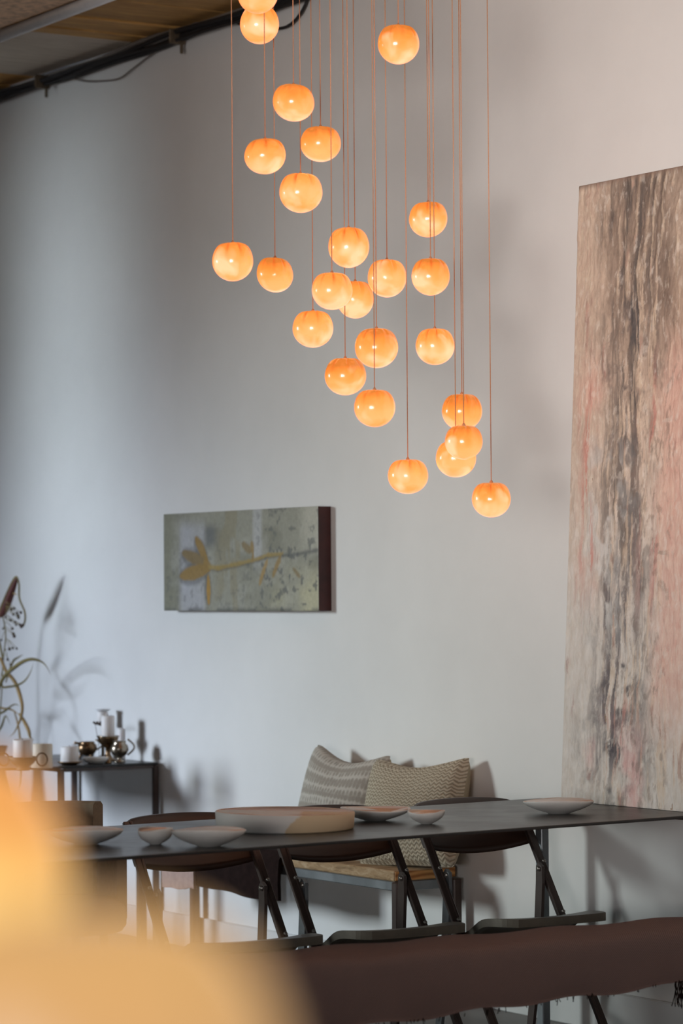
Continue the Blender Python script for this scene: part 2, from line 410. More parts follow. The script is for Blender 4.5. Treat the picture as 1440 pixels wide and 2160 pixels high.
# conduit
cp = thing('conduit_pipe', 'shiny galvanised conduit pipe under the wooden ceiling boards', 'pipe', (-2, PY, pz))
MB().tube([(-4, 0, 0), (.13, 0, 0)], .026, 20).build('pipe', M['galv'], cp)
MB().tube([(.13, 0, 0), (2.4, 0, 0)], .0262, 20).build('pipe', M['galv'], cp)
MB().tube([(.10, 0, 0), (.16, 0, 0)], .0285, 20).build('coupling', M['galv'], cp)
for xx in (-2.2, .115, 2.1):
    MB().tube([(xx, 0, .034), (xx, 0, .02)], .012, 10).build('bracket', M['galv'], cp)

# cable bundle in the corner
cb = thing('cable_bundle', 'black cable bundle clipped along the top of the white wall', 'cable', (0, -.014, ZC-.052))
def wav(x, k): return .006*math.sin(x*3.1+k)+.004*math.sin(x*7.3+2*k)
for k, (yy, zz, r, mt) in enumerate([(-.020, .000, .019, 'cable'), (-.050, .010, .011, 'cable'), (-.014, .034, .010, 'cable_grey'), (-.046, -.012, .008, 'cable')]):
    MB().tube([(x_, yy+wav(x_, k), zz+wav(x_, k+4)) for x_ in np.arange(-5, 6.01, .1)], r, 8).build('cable', M[mt], cb)
for px_, py_ in ((105, 157), (390, 66)):
    p = on_y(px_, py_, -.02)
    MB().box((p.x, -.045, 0), (.014, .075, .062), None, .004).box((p.x+.012, -.03, -.05), (.010, .014, .045), None, .003).build('clip', M['iron'], cb)
def loose(label, pts, r, mat):
    ps = [on_y(a, b, -.02) for a, b in pts]
    # smooth resample
    out = []
    for i in range(len(ps)-1):
        p0, p1, p2, p3 = ps[max(i-1,0)], ps[i], ps[i+1], ps[min(i+2, len(ps)-1)]
        for t_ in np.linspace(0, 1, 8, endpoint=False):
            out.append(.5*((2*p1)+(p2-p0)*t_+(2*p0-5*p1+4*p2-p3)*t_**2+(3*p1-p0-3*p2+p3)*t_**3))
    out.append(ps[-1]); o0 = out[0].copy()
    return tag(MB().tube([p-o0 for p in out], r, 8).build('loose_wire', M[mat], None, o0), label, 'wire')
loose('thin brown wire drooping below the black cable bundle', [(118, 155), (150, 163), (180, 171), (215, 171), (252, 165), (280, 145), (310, 122), (345, 98), (380, 80), (395, 66)], .004, 'cable_grey')
loose('dark wire curling down behind the topmost globe lamps', [(500, 48), (540, 62), (590, 60), (612, 52), (630, 34), (643, 12), (652, -14)], .0065, 'cable')

# ------------------------------------------------------------------ steel dining table
TT = .775
u = Vector((.095, -.9955, 0)); wv_ = Vector((-.9955, -.095, 0)); NR = Vector((2.33, -.03, 0))
TL, TW = 2.95, .9
tc_ = NR + u*(TL/2) + wv_*(TW/2)
rot = math.atan2(u.y, u.x)+PI/2
tb = thing('dining_table', 'long dining table with a thin blackened steel top', 'table', tc_, rot)
MB().box((0, 0, TT-.004), (TW, TL, .008), None, .0015).build('tabletop', M['steel'], tb)
fr = MB()
for sx in (-1, 1): fr.box((sx*(TW/2-.16), 0, TT-.017), (.03, TL-.14, .016))
for yy in (TL/2-.019, -TL/2+.05): fr.box((0, yy, TT-.021), (TW-.09, .03, .022))
fr.build('underframe', M['steel_dark'], tb)
for sx in (-1, 1):
    for yy in (TL/2-.019, -TL/2+.05):
        MB().box((sx*(TW/2-.03), yy, (TT-.032)/2), (.034, .034, TT-.032), None, .003).build('leg', M['steel_leg'], tb)

# ------------------------------------------------------------------ folding chairs
def make_chair(label):
    t = thing('folding_chair', label, 'chair', group='folding chairs at the steel table')
    W = .213
    bk = MB()      # curved back panel, bowed away from the sitter
    def bp(s_):
        def f(a, b):
            yy = (a-.5)*2*(W+.012); e = 1-(yy/(W+.012))**2
            lo = .632-.028*e; hi = .770+.012*e-.03*(abs(a-.5)*2)**12
            z = lo+(hi-lo)*b
            x = (0.665-z)*.66 - .035*e + s_
            return (x, yy, z)
        return f
    n = 20
    for s_ in (.0, -.014): bk.grid(n, 8, bp(s_))
    N = (n+1)*9
    rim = [i for i in range(n+1)]+[j*(n+1)+n for j in range(1, 9)]+[8*(n+1)+i for i in range(n-1, -1, -1)]+[j*(n+1) for j in range(7, 0, -1)]
    for a, b in zip(rim, rim[1:]+rim[:1]): bk.f.append((b, a, a+N, b+N)); bk.sm.append(False)
    bk.build('backrest', M['chair_wood'], t)
    for sy in (-1, 1):
        y = sy*W
        m = MB()
        m.bar((-.062, y, .765), (.445, y, 0.0), .012, .030, (0, 1, 0), .002)
        m.bar((-.062, y-sy*.010, .765), (.445, y-sy*.010, 0.0), .018, .010, (0, 1, 0), .002)
        lg = m.build('front_leg', M['steel_dark'], t)
        for zz in (.70, .56, .40):
            xx = -.062+(.765-zz)*.6627
            MB().lathe([(0, -.004), (.0065, -.003), (.0065, .001), (.0045, .004), (0, .0045)], 10).build('rivet', M['rivet'], lg)
            o = bpy.data.objects[lg.children[-1].name]; o.location = (xx+.013, y, zz+.012); o.rotation_euler = (0, PI/2-.6, 0)
        m = MB(); yi = y-sy*.024
        m.prism([(.092, .568), (.112, .556), (.114, .50), (.098, .25), (.050, .0), (.018, .0), (.060, .26), (.078, .50), (.080, .556)], yi-.006, yi+.006, 'y')
        rl = m.build('rear_leg', M['steel_leg'] if sy < 0 else M['steel_dark'], t)
        MB().tube([(.096, yi-.012, .548), (.096, yi+.012, .548)], .009, 10).build('rivet', M['rivet'], rl)
    st = MB()     # moulded seat dipping towards the back
    def prof(a):
        x = .15+.335*a
        z = .362+.062*(1/(1+math.exp(-(a-.36)*13)))+.010*a
        return x, z
    def sf(off):
        def f(a, b):
            x, z = prof(a); yy = (b-.5)*2
            hw = .205-.03*max(0, (a-.72)/.28)**2.2
            zz = z+off-.008*(1-yy*yy)*math.sin(PI*a)
            return (x-.012*abs(yy)**4*a, yy*hw, zz)
        return f
    n1, n2 = 18, 14
    st.grid(n1, n2, sf(0)); st.grid(n1, n2, sf(-.026))
    N = (n1+1)*(n2+1)
    rim = [i for i in range(n1+1)]+[j*(n1+1)+n1 for j in range(1, n2+1)]+[n2*(n1+1)+i for i in range(n1-1, -1, -1)]+[j*(n1+1) for j in range(n2-1, 0, -1)]
    for a, b in zip(rim, rim[1:]+rim[:1]): st.f.append((b, a, a+N, b+N)); st.sm.append(False)
    st.build('seat', M['steel_seat'], t)
    MB().bar((.255, -W, .338), (.255, W, .338), .016, .016).build('crossbar', M['steel_dark'], t)
    MB().bar((.06, -W+.02, .11), (.06, W-.02, .11), .012, .02).build('crossbar', M['steel_dark'], t)
    return t
M['steel_seat'] = mk_steel('worn_dark_seat', srgb(112, 103, 90), .42, .15)
ch0 = make_chair('dark folding chair beside the leaning canvas, nearest the wall')
CX = 1.445
ch0.location = (CX, -.385, 0)
c1 = copy_tree(ch0); c1.location = (CX, -.942, 0); c1['label'] = 'dark folding chair between two other folding chairs at the table'
c2 = copy_tree(ch0); c2.location = (CX+.005, -1.475, 0); c2['label'] = 'dark folding chair next to the taupe upholstered chair'

# ------------------------------------------------------------------ taupe upholstered chair
pb = on_x(130, 1698, .75)
uc = thing('upholstered_chair', 'taupe upholstered chair with a low curved back', 'chair', (pb.x, pb.y, 0), 0)
zt = pb.z
def tub(rin, rout, z0, z1, a0, a1, n=28):
    m = MB(); rows = [(rin, z0), (rin, z1-.012), (rin+.012, z1), (rout-.012, z1), (rout, z1-.012), (rout, z0)]
    vs = []; fs = []
    for i in range(n+1):
        a = a0+(a1-a0)*i/n
        for r, z in rows: vs.append((r*math.cos(a), r*math.sin(a)*.95, z))
    k = len(rows)
    for i in range(n):
        for j in range(k): fs.append((i*k+j, i*k+(j+1) % k, (i+1)*k+(j+1) % k, (i+1)*k+j))
    fs.append(tuple(range(k))); fs.append(tuple(range(n*k, (n+1)*k))[::-1])
    return m.add(vs, fs, True)
tub(.17, .225, .40, zt, PI*.62, PI*1.38).build('backrest', M['brown_fab'], uc, auto=.9)
tub(.19, .225, .40, zt-.13, PI*.30, PI*1.70).build('armrest', M['brown_fab'], uc, auto=.9)
MB().lathe([(0, .36), (.2, .36), (.215, .38), (.215, .44), (.19, .465), (0, .47)], 32).build('seat', M['brown_fab'], uc)
for a in range(4):
    an = PI/4+a*PI/2; MB().tube([(.14*math.cos(an), .14*math.sin(an), .37), (.19*math.cos(an), .19*math.sin(an), 0)], [.016, .011], 10).build('leg', M['chair_wood'], uc)

# ------------------------------------------------------------------ wall bench
WB = thing('wall_bench', 'plank-topped steel bench standing against the white wall', 'bench', (-.15, -.16, 0))
bx0, bx1 = -.95, .965; BZ = .49
for k, (y0, y1, xa, xb) in enumerate(((-.145, .055, bx0, bx1), (.062, .135, bx0, bx1-.02))):
    o = MB().box(((xa+xb)/2, (y0+y1)/2, BZ-.019), (xb-xa, y1-y0, .038), None, .004).build('plank', M['pine'], WB)
    MB().box((xb+.0005, (y0+y1)/2, BZ-.019), (.003, y1-y0-.008, .031)).build('plank_end', M['pine_end'], o)
f = MB()
f.box(((bx0+bx1)/2, -.13, BZ-.055), (bx1-bx0, .03, .034), None, .003); f.box(((bx0+bx1)/2, .115, BZ-.055), (bx1-bx0, .03, .034), None, .003)
for xx in (bx0+.015, bx1-.015): f.box((xx, -.008, BZ-.055), (.03, .214, .034), None, .003)
f.build('frame', M['steel_leg'], WB)
for xx in (bx0+.016, bx1+.002):
    for yy in (-.132, .118): MB().box((xx, yy, (BZ-.04)/2), (.034, .034, BZ-.04), None, .004).build('leg', M['steel_dark'], WB)

def drape(name, label, cat, x0, x1, mat, yb, yf, ztop, zhem, seed, thick=.014, hem=.012):
    rr = random.Random(seed); ph = [rr.uniform(0, 6) for _ in range(6)]
    L = x1-x0; m = MB()
    path = [(yb, ztop), ((yb*2+yf)/3, ztop), ((yb+2*yf)/3, ztop), (yf+.012, ztop), (yf, ztop-.012), (yf-.004, ztop-.05), (yf-.006, ztop-.1), (yf-.004, None)]
    def fn(o):
        def g(a, b):
            i = b*(len(path)-1); k = min(int(i), len(path)-2); fr_ = i-k
            x = x0+L*a; zh = zhem+hem*.5*math.sin(a*4+ph[0])+hem*.25*math.sin(a*11+ph[1])
            P = [(y, zh if z is None else z) for y, z in path]
            y = P[k][0]+(P[k+1][0]-P[k][0])*fr_; z = P[k][1]+(P[k+1][1]-P[k][1])*fr_
            fold = max(0, b-.45)*.014*(math.sin(a*L*16+ph[2])+.6*math.sin(a*L*27+ph[3]))
            up = .004*math.sin(a*L*17+ph[4])*max(0, 1-b*1.4)
            if b < .55: z += o
            else: y -= o
            return (x, y-fold*.4-abs(fold)*.15, z+up)
        return g
    n1, n2 = 70, 28
    m.grid(n1, n2, fn(.003)); m.grid(n1, n2, fn(.003+thick)); N = (n1+1)*(n2+1)
    rim = [i for i in range(n1+1)]+[j*(n1+1)+n1 for j in range(1, n2+1)]+[n2*(n1+1)+i for i in range(n1-1, -1, -1)]+[j*(n1+1) for j in range(n2-1, 0, -1)]
    for a, b in zip(rim, rim[1:]+rim[:1]): m.f.append((b, a, a+N, b+N)); m.sm.append(True)
    o = m.build(name, mat)
    return tag(o, label, cat)
# bench top front edge sits at y=-.305
drape('throw_blanket', 'dark brown throw hanging over the front of the plank bench', 'blanket', -.55, .075, M['throw_dark'], -.05, -.318, BZ, .325, 3)
drape('linen_cloth', 'dusty rose linen cloth draped over the plank bench beside the dark throw', 'cloth', -.83, -.565, M['throw_rose'], -.05, -.318, BZ, .31, 5)

# ------------------------------------------------------------------ cushions
def cushion(name, label, mat, loc, w_, h_, th, yaw, lean, roll, seed, dent):
    rr = random.Random(seed)
    n = 30; me = bpy.data.meshes.new(name); vs = []; fs = []; uvs = []
    for side in (1, -1):
        for j in range(n+1):
            for i in range(n+1):
                a, b = i/n*2-1, j/n*2-1
                x = w_/2*a*(1-.035*(1-b*b)-.03*abs(b)**10); z = h_/2*b*(1-.04*(1-a*a)-.03*abs(a)**10)
                t = th/2*((1-a**2)*(1-b**2))**.40 if abs(a) < 1 and abs(b) < 1 else 0
                t += .006*math.sin(3*a+seed)*math.cos(4*b) * ((1-a*a)*(1-b*b))
                if b > 0: z -= dent*b*(1-a*a)**1.5
                if b > 0 and side > 0: t += dent*.5*b*(1-b)*math.exp(-((a-.1)/.35)**2)*-1.5
                vs.append(Vector((x, -side*t, z+h_/2))); uvs.append((i/n, j/n))
        o_ = 0 if side == 1 else (n+1)**2
        for j in range(n):
            for i in range(n):
                q = (o_+j*(n+1)+i, o_+j*(n+1)+i+1, o_+(j+1)*(n+1)+i+1, o_+(j+1)*(n+1)+i)
                fs.append(q if side == 1 else q[::-1])
    R = Matrix.Rotation(yaw, 3, 'Z') @ Matrix.Rotation(lean, 3, 'X') @ Matrix.Rotation(roll, 3, 'Y')
    me.from_pydata([tuple(R @ v) for v in vs], [], fs); me.update()
    ul = me.uv_layers.new(name='UVMap')
    for l in me.loops: ul.data[l.index].uv = uvs[l.vertex_index]
    me.polygons.foreach_set('use_smooth', [True]*len(fs))
    me.materials.append(mat); me.materials.append(M['cush_back'])
    for i, p in enumerate(me.polygons): p.material_index = 0 if i < n*n else 1
    o = bpy.data.objects.new(name, me); COL.objects.link(o); o.location = loc
    return tag(o, label, 'cushion', 'cushions on the plank bench')
cushion('cushion', 'pale grey woven cushion with rows of small stitches on the plank bench', M['knit_a'], (.205, -.19, BZ), .46, .415, .19, .10, -.24, .06, 1, .045)
cushion('cushion', 'taupe zigzag patterned cushion beside the pale grey cushion', M['knit_b'], (.725, -.195, BZ), .50, .405, .19, .16, -.26, -.05, 2, .03)

# ------------------------------------------------------------------ foreground bench with blanket
fb = thing('plank_bench', 'low dark bench hidden under a brown twill blanket', 'bench', (2.61, -1.44, 0))
FZ = .479
MB().box((0, 0, FZ-.03), (.25, 2.5, .035), None, .004).build('seat', M['chair_wood'], fb)
for sy in (-1, 1):
    for sx in (-1, 1): MB().bar((sx*.11, sy*1.17, FZ-.045), (sx*.11, sy*1.19, 0), .04, .04, (0, 1, 0), .003).build('leg', M['chair_wood'], fb)
def blanket():
    x_b, x_f = 2.472, 2.757; z = FZ-.0125
    path = [(x_b-.008, z-.12), (x_b-.010, z-.06), (x_b-.004, z), (x_b+.012, z+.014), (2.54, z+.017), (2.61, z+.018), (2.68, z+.017), (x_f-.028, z+.013), (x_f-.006, z-.004), (x_f+.002, z-.03), (x_f+.006, z-.08), (x_f+.007, z-.13), (x_f+.004, z-.175)]
    ya, yb = -2.72, -.27; L = yb-ya; n1, n2 = 220, 48
    rr = random.Random(4)
    cum = [0]
    for p, q in zip(path, path[1:]): cum.append(cum[-1]+math.hypot(q[0]-p[0], q[1]-p[1]))
    vs = []; uv = []
    for lay in (0, 1):
        for j in range(n2+1):
            s_ = cum[-1]*j/n2
            k = max(i for i in range(len(path)-1) if cum[i] <= s_+1e-9); fr_ = (s_-cum[k])/(cum[k+1]-cum[k])
            P = Vector((path[k][0]+(path[k+1][0]-path[k][0])*fr_, 0, path[k][1]+(path[k+1][1]-path[k][1])*fr_))
            T = Vector((path[k+1][0]-path[k][0], 0, path[k+1][1]-path[k][1])).normalized(); Nn = Vector((-T.z, 0, T.x))
            for i in range(n1+1):
                a = i/n1; y = ya+L*a
                hang = max(0, (s_-.50)/.18)
                fold = hang*.007*(math.sin(a*33)+.7*math.sin(a*57+1))
                zz = .0035*math.sin(a*40+j*.2)*(1-min(1, hang))
                q = P + Nn*(-(.009 if lay == 0 else 0.0)) + Vector((fold, 0, zz))
                if j > n2*.8: q.z += ((j/n2-.8)/.2)*(.006*math.sin(a*13+.5)+.005*math.sin(a*47)+.002+.11*max(0, a-.53))
                q.y = y + .006*math.sin(s_*40)*(a == 1)
                vs.append(q); uv.append((s_, y))
    N = (n1+1)*(n2+1); fs = []
    for lay in (0, 1):
        for j in range(n2):
            for i in range(n1):
                q = (lay*N+j*(n1+1)+i, lay*N+j*(n1+1)+i+1, lay*N+(j+1)*(n1+1)+i+1, lay*N+(j+1)*(n1+1)+i)
                fs.append(q if lay == 1 else q[::-1])
    rim = [i for i in range(n1+1)]+[j*(n1+1)+n1 for j in range(1, n2+1)]+[n2*(n1+1)+i for i in range(n1-1, -1, -1)]+[j*(n1+1) for j in range(n2-1, 0, -1)]
    for a, b in zip(rim, rim[1:]+rim[:1]): fs.append((b, a, a+N, b+N))
    t = thing('bench_blanket', 'coarse brown twill blanket with frayed hem draped over the low bench', 'blanket', (2.60, -1.85, FZ))
    o0 = Vector(t.location)
    me = bpy.data.meshes.new('cloth'); me.from_pydata([tuple(v-o0) for v in vs], [], fs); me.update()
    ul = me.uv_layers.new(name='UVMap')
    for l in me.loops: ul.data[l.index].uv = uv[l.vertex_index]
    me.polygons.foreach_set('use_smooth', [True]*len(fs)); me.materials.append(M['twill'])
    o = bpy.data.objects.new('cloth', me); COL.objects.link(o); o.parent = t
    # frayed end
    fr = MB(); hemz = z-.155
    for k in range(26):
        y0 = -.575+rr.uniform(-.03, .03); p = Vector((x_f+.004, y0, hemz+.02)); pts = [p.copy()]
        for q in range(5): p = p+Vector((rr.uniform(-.004, .004), rr.uniform(-.004, .006), -rr.uniform(.010, .019))); pts.append(p.copy())
        fr.tube([v-o0 for v in pts], .0013, 4)
    for k in range(60):
        y0 = rr.uniform(-2.2, yb); p = Vector((x_f+.004, y0, hemz-.014+.11*max(0, (y0-ya)/L-.53)))
        fr.tube([p-o0, p+Vector((rr.uniform(-.004, .004), rr.uniform(-.006, .006), -rr.uniform(.008, .02)))-o0], .0012, 4)
    f_ = fr.build('fringe', M['throw_dark'], t); f_['kind'] = 'stuff'
blanket()

# ------------------------------------------------------------------ bowls and tray on the table
def bowl(name, label, pxc, pyb, dia, h, seed, deep=1.9, cat='bowl', tilt=0.0):
    p = on_z(pxc, pyb, TT); R = dia/2; rr = random.Random(seed)
    ph = rr.uniform(0, 6); e = rr.uniform(.02, .05)
    foot = R*.34; t_ = .0055
    out = [(0, 0), (foot*.9, 0), (foot, .002)]
    for k in range(1, 11):
        a = k/10; out.append((foot+(R-foot)*(1-(1-a)**deep), .002+(h-.002)*a))
    rim = [(R-t_*.3, h+.0012), (R-t_, h)]
    inn = [(max(0, r-t_*1.25), z+.004) for r, z in out[2:-1]][::-1]
    inn[-1] = (inn[-1][0], .0065); inn.append((0, .0062))
    def wp(q):
        a = math.atan2(q.y, q.x); f_ = q.z/h
        s = 1+e*f_*math.cos(2*(a-ph)) + .012*f_*math.cos(3*a+ph)
        return Vector((q.x*s, q.y*s, q.z+f_*f_*h*(.07*math.cos(2*a+ph)+.05*math.cos(a-1+ph))))
    t = thing(name, label, cat, (p.x, p.y, TT+.0005), 0, 'stoneware on the steel table')
    MB().lathe(out+rim[:1], 40, warp=wp).build('outer_glaze', M['ceramic'], t)
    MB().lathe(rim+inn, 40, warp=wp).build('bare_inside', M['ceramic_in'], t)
    return t
bowl('shallow_bowl', 'wide shallow white bowl beside the smallest round bowl', 182, 1781, .205, .042, 1)
bowl('small_bowl', 'small round white cup-like bowl between two shallow bowls', 328, 1781, .104, .043, 2, 2.6)
bowl('shallow_bowl', 'irregular shallow bowl with blush inside touching the tray edge', 440, 1785, .205, .046, 3)
bowl('shallow_bowl', 'wide blush shallow bowl standing behind the big tray', 791, 1731, .212, .037, 5)
bowl('small_bowl', 'little pinched dish with blush inside beside a wide shallow bowl', 899, 1738, .113, .038, 6, 2.3)
bowl('shallow_bowl', 'wide shallow bowl standing alone before the leaning canvas', 1178, 1716, .218, .041, 8)
pt = on_z(601, 1748, TT)
tr = thing('serving_tray', 'large round stoneware tray with straight half-glazed sides', 'tray', (pt.x, pt.y, TT+.0005), YAW, 'stoneware on the steel table')
def wt(q):
    a = math.atan2(q.y, q.x); return Vector((q.x*(1+.012*math.cos(2*a)), q.y*1.02, q.z*(1+.06*math.cos(a+2.6))))
R = .205
MB().lathe([(0, 0), (R-.006, 0), (R-.001, .004), (R+.002, .05), (R-.001, .053)], 64, warp=wt).build('outer_side', M['tray'], tr)
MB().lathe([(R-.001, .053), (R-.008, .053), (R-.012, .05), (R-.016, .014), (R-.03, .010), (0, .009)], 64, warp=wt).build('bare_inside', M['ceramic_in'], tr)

# ------------------------------------------------------------------ small painting
def rng_noise(nx, ny, gx, gy, seed, octv=4):
    r = np.random.RandomState(seed); out = np.zeros((ny, nx)); amp = 1; tot = 0
    for o in range(octv):
        cx, cy = int(gx*2**o)+2, int(gy*2**o)+2; g = r.rand(cy, cx)
        xs = np.linspace(0, cx-1.001, nx); ys = np.linspace(0, cy-1.001, ny)
        xi = xs.astype(int); yi = ys.astype(int); fx = (xs-xi); fy = (ys-yi)
        fx = fx*fx*(3-2*fx); fy = fy*fy*(3-2*fy)
        a = g[np.ix_(yi, xi)]; b = g[np.ix_(yi, xi+1)]; c = g[np.ix_(yi+1, xi)]; d = g[np.ix_(yi+1, xi+1)]
        out += amp*((a*(1-fx)+b*fx)*(1-fy[:, None])+(c*(1-fx)+d*fx)*fy[:, None]); tot += amp; amp *= .55
    return out/tot
def lin(c):
    c = np.asarray(c, float)/255; return np.where(c <= .04, c/12.92, ((c+.055)/1.055)**2.4)
def sm(a, b, x): t = np.clip((x-a)/(b-a), 0, 1); return t*t*(3-2*t)
def over(img, col, m): img[:] = img*(1-m[..., None])+lin(col)*m[..., None]
def painted(name, parent, wd, ht, img, relief, mat):
    ny, nx = img.shape[:2]
    X, Z = np.meshgrid(np.linspace(0, wd, nx), np.linspace(ht, 0, ny))
    vs = np.stack([X, -relief, Z], -1).reshape(-1, 3)
    idx = np.arange(nx*ny).reshape(ny, nx)
    q = np.stack([idx[1:, :-1], idx[1:, 1:], idx[:-1, 1:], idx[:-1, :-1]], -1).reshape(-1, 4)
    me = bpy.data.meshes.new(name); me.from_pydata(vs.tolist(), [], q.tolist()); me.update()
    ca = me.color_attributes.new('paint', 'FLOAT_COLOR', 'POINT')
    rgba = np.ones((nx*ny, 4)); rgba[:, :3] = np.clip(img.reshape(-1, 3), 0, 1); ca.data.foreach_set('color', rgba.ravel())
    me.polygons.foreach_set('use_smooth', [True]*len(q)); me.materials.append(mat)
    o = bpy.data.objects.new(name, me); COL.objects.link(o); o.parent = parent; return o
pa, pbm = on_y(345, 1085, -.06), on_y(672, 1289, -.06)
PW, PH = pbm.x-pa.x, pa.z-pbm.z
sp_ = thing('panel_painting', 'thick wooden panel painting of an ochre flower branch on grey', 'painting', (pa.x, -.06, pbm.z))
MB().box((PW/2, .0305, PH/2), (PW-.001, .057, PH-.001), None, .001).build('panel', M['panel_side'], sp_)
def small_paint():
    nx, ny = 300, 100; U, V = np.meshgrid(np.linspace(0, 1, nx), np.linspace(0, 1, ny))
    n1 = rng_noise(nx, ny, 6, 3, 1); n2 = rng_noise(nx, ny, 14, 5, 2); n3 = rng_noise(nx, ny, 40, 14, 3, 3); n4 = rng_noise(nx, ny, 24, 2, 9, 3)
    img = np.ones((ny, nx, 3))*lin((158, 156, 140))
    over(img, (132, 130, 112), sm(.4, .7, n1)*.7)
    over(img, (176, 174, 162), sm(.48, .72, n2)*.5)
    over(img, (140, 138, 116), (1-sm(.05, .12, U+.05*n2))*.8)
    over(img, (184, 184, 188), sm(.09, .14, U)*(1-sm(.27, .30, U))*sm(.02, .2, V)*.8*(.5+n1))
    over(img, (196, 196, 196), sm(.59, .61, U)*(1-sm(.64, .67, U))*(1-sm(.4, .7, V))*.7)
    over(img, (202, 196, 160), sm(.68, .95, U+.3*(n1-.5))*sm(.45, .85, V)*.8)
    over(img, (204, 200, 184), sm(.86, .95, U)*(1-sm(.3, .5, V))*.7)
    over(img, (150, 140, 110), sm(.32, .4, U)*(1-sm(.5, .56, U))*sm(.45, .6, n4)*.6)
    over(img, (86, 90, 96), sm(.26, .31, U)*(1-sm(.32, .40, U))*sm(.08, .2, V)*(1-sm(.28, .42, V))*.7)
    over(img, (92, 94, 92), sm(.60, .74, n3)*sm(.58, .68, U)*.6)
    over(img, (92, 92, 88), sm(.60, .72, n3)*sm(.25, .45, V)*.35)
    over(img, (84, 84, 80), sm(.95, .99, V)*sm(.45, .6, n2)*.6)
    def xy(zx, zy): return (zx-90)/1108., (zy-(155-55*(zx-90)/1108.))/(690+60*(zx-90)/1108.)
    asp = PW/PH
    def seg(p, q, w0, w1, col, soft, al=1.0, shape=0):
        (ax, ay), (bx_, by) = xy(*p), xy(*q)
        du, dv = (U-ax)*asp, (V-ay); ex, ey = (bx_-ax)*asp, by-ay; L2 = ex*ex+ey*ey
        t = np.clip((du*ex+dv*ey)/L2, 0, 1); d = np.hypot(du-t*ex, dv-t*ey)+(n3-.5)*.02
        w_ = w0+(w1-w0)*t
        if shape: w_ = w0*np.sqrt(np.clip(4*t*(1-t), 0, 1))*.9+.006
        over(img, col, (1-sm(w_-soft, w_+soft, d))*al)
    dark, och, oc2 = (84, 84, 84), (158, 124, 52), (140, 116, 68)
    for p, q, w_ in (((335, 318), (425, 500), .062), ((232, 432), (420, 505), .075), ((215, 600), (445, 540), .085), ((430, 585), (432, 800), .04)):
        seg((p[0]-6, p[1]+8), (q[0]-4, q[1]+10), w_+.035, 0, dark, .03, .55, 1)
    for p, q, w_, c in (((335, 318), (425, 500), .058, och), ((232, 432), (420, 505), .062, oc2), ((215, 600), (445, 540), .074, och), ((400, 480), (445, 560), .05, och), ((430, 585), (432, 800), .036, (184, 138, 40))):
        seg(p, q, w_, 0, c, .016, .92, 1)
    st = [(440, 535), (500, 542), (600, 520), (720, 495), (800, 472), (860, 448), (960, 440), (1060, 432), (1195, 402)]
    for k, (p, q) in enumerate(zip(st, st[1:])):
        seg((p[0], p[1]+12), (q[0], q[1]+12), .016, .016, dark, .016, .7)
        if k < 6: seg(p, q, .022, .018, (166, 140, 70), .014, .85)
    for p, q, w_, c in (((675, 365), (745, 425), .04, oc2), ((745, 350), (755, 440), .03, och), ((755, 440), (750, 490), .018, och), ((855, 480), (798, 660), .028, (176, 140, 70)), ((948, 452), (890, 605), .03, och), ((1030, 545), (1075, 605), .016, oc2)):
        seg(p, q, w_, 0, c, .014, .8, 1)
    return img*.80, (n3-.5)*.002+.001
im, rl = small_paint(); rl[0, :] = rl[-1, :] = 0; rl[:, 0] = rl[:, -1] = 0
painted('painted_front', sp_, PW, PH, im, rl, M['paint_small'])

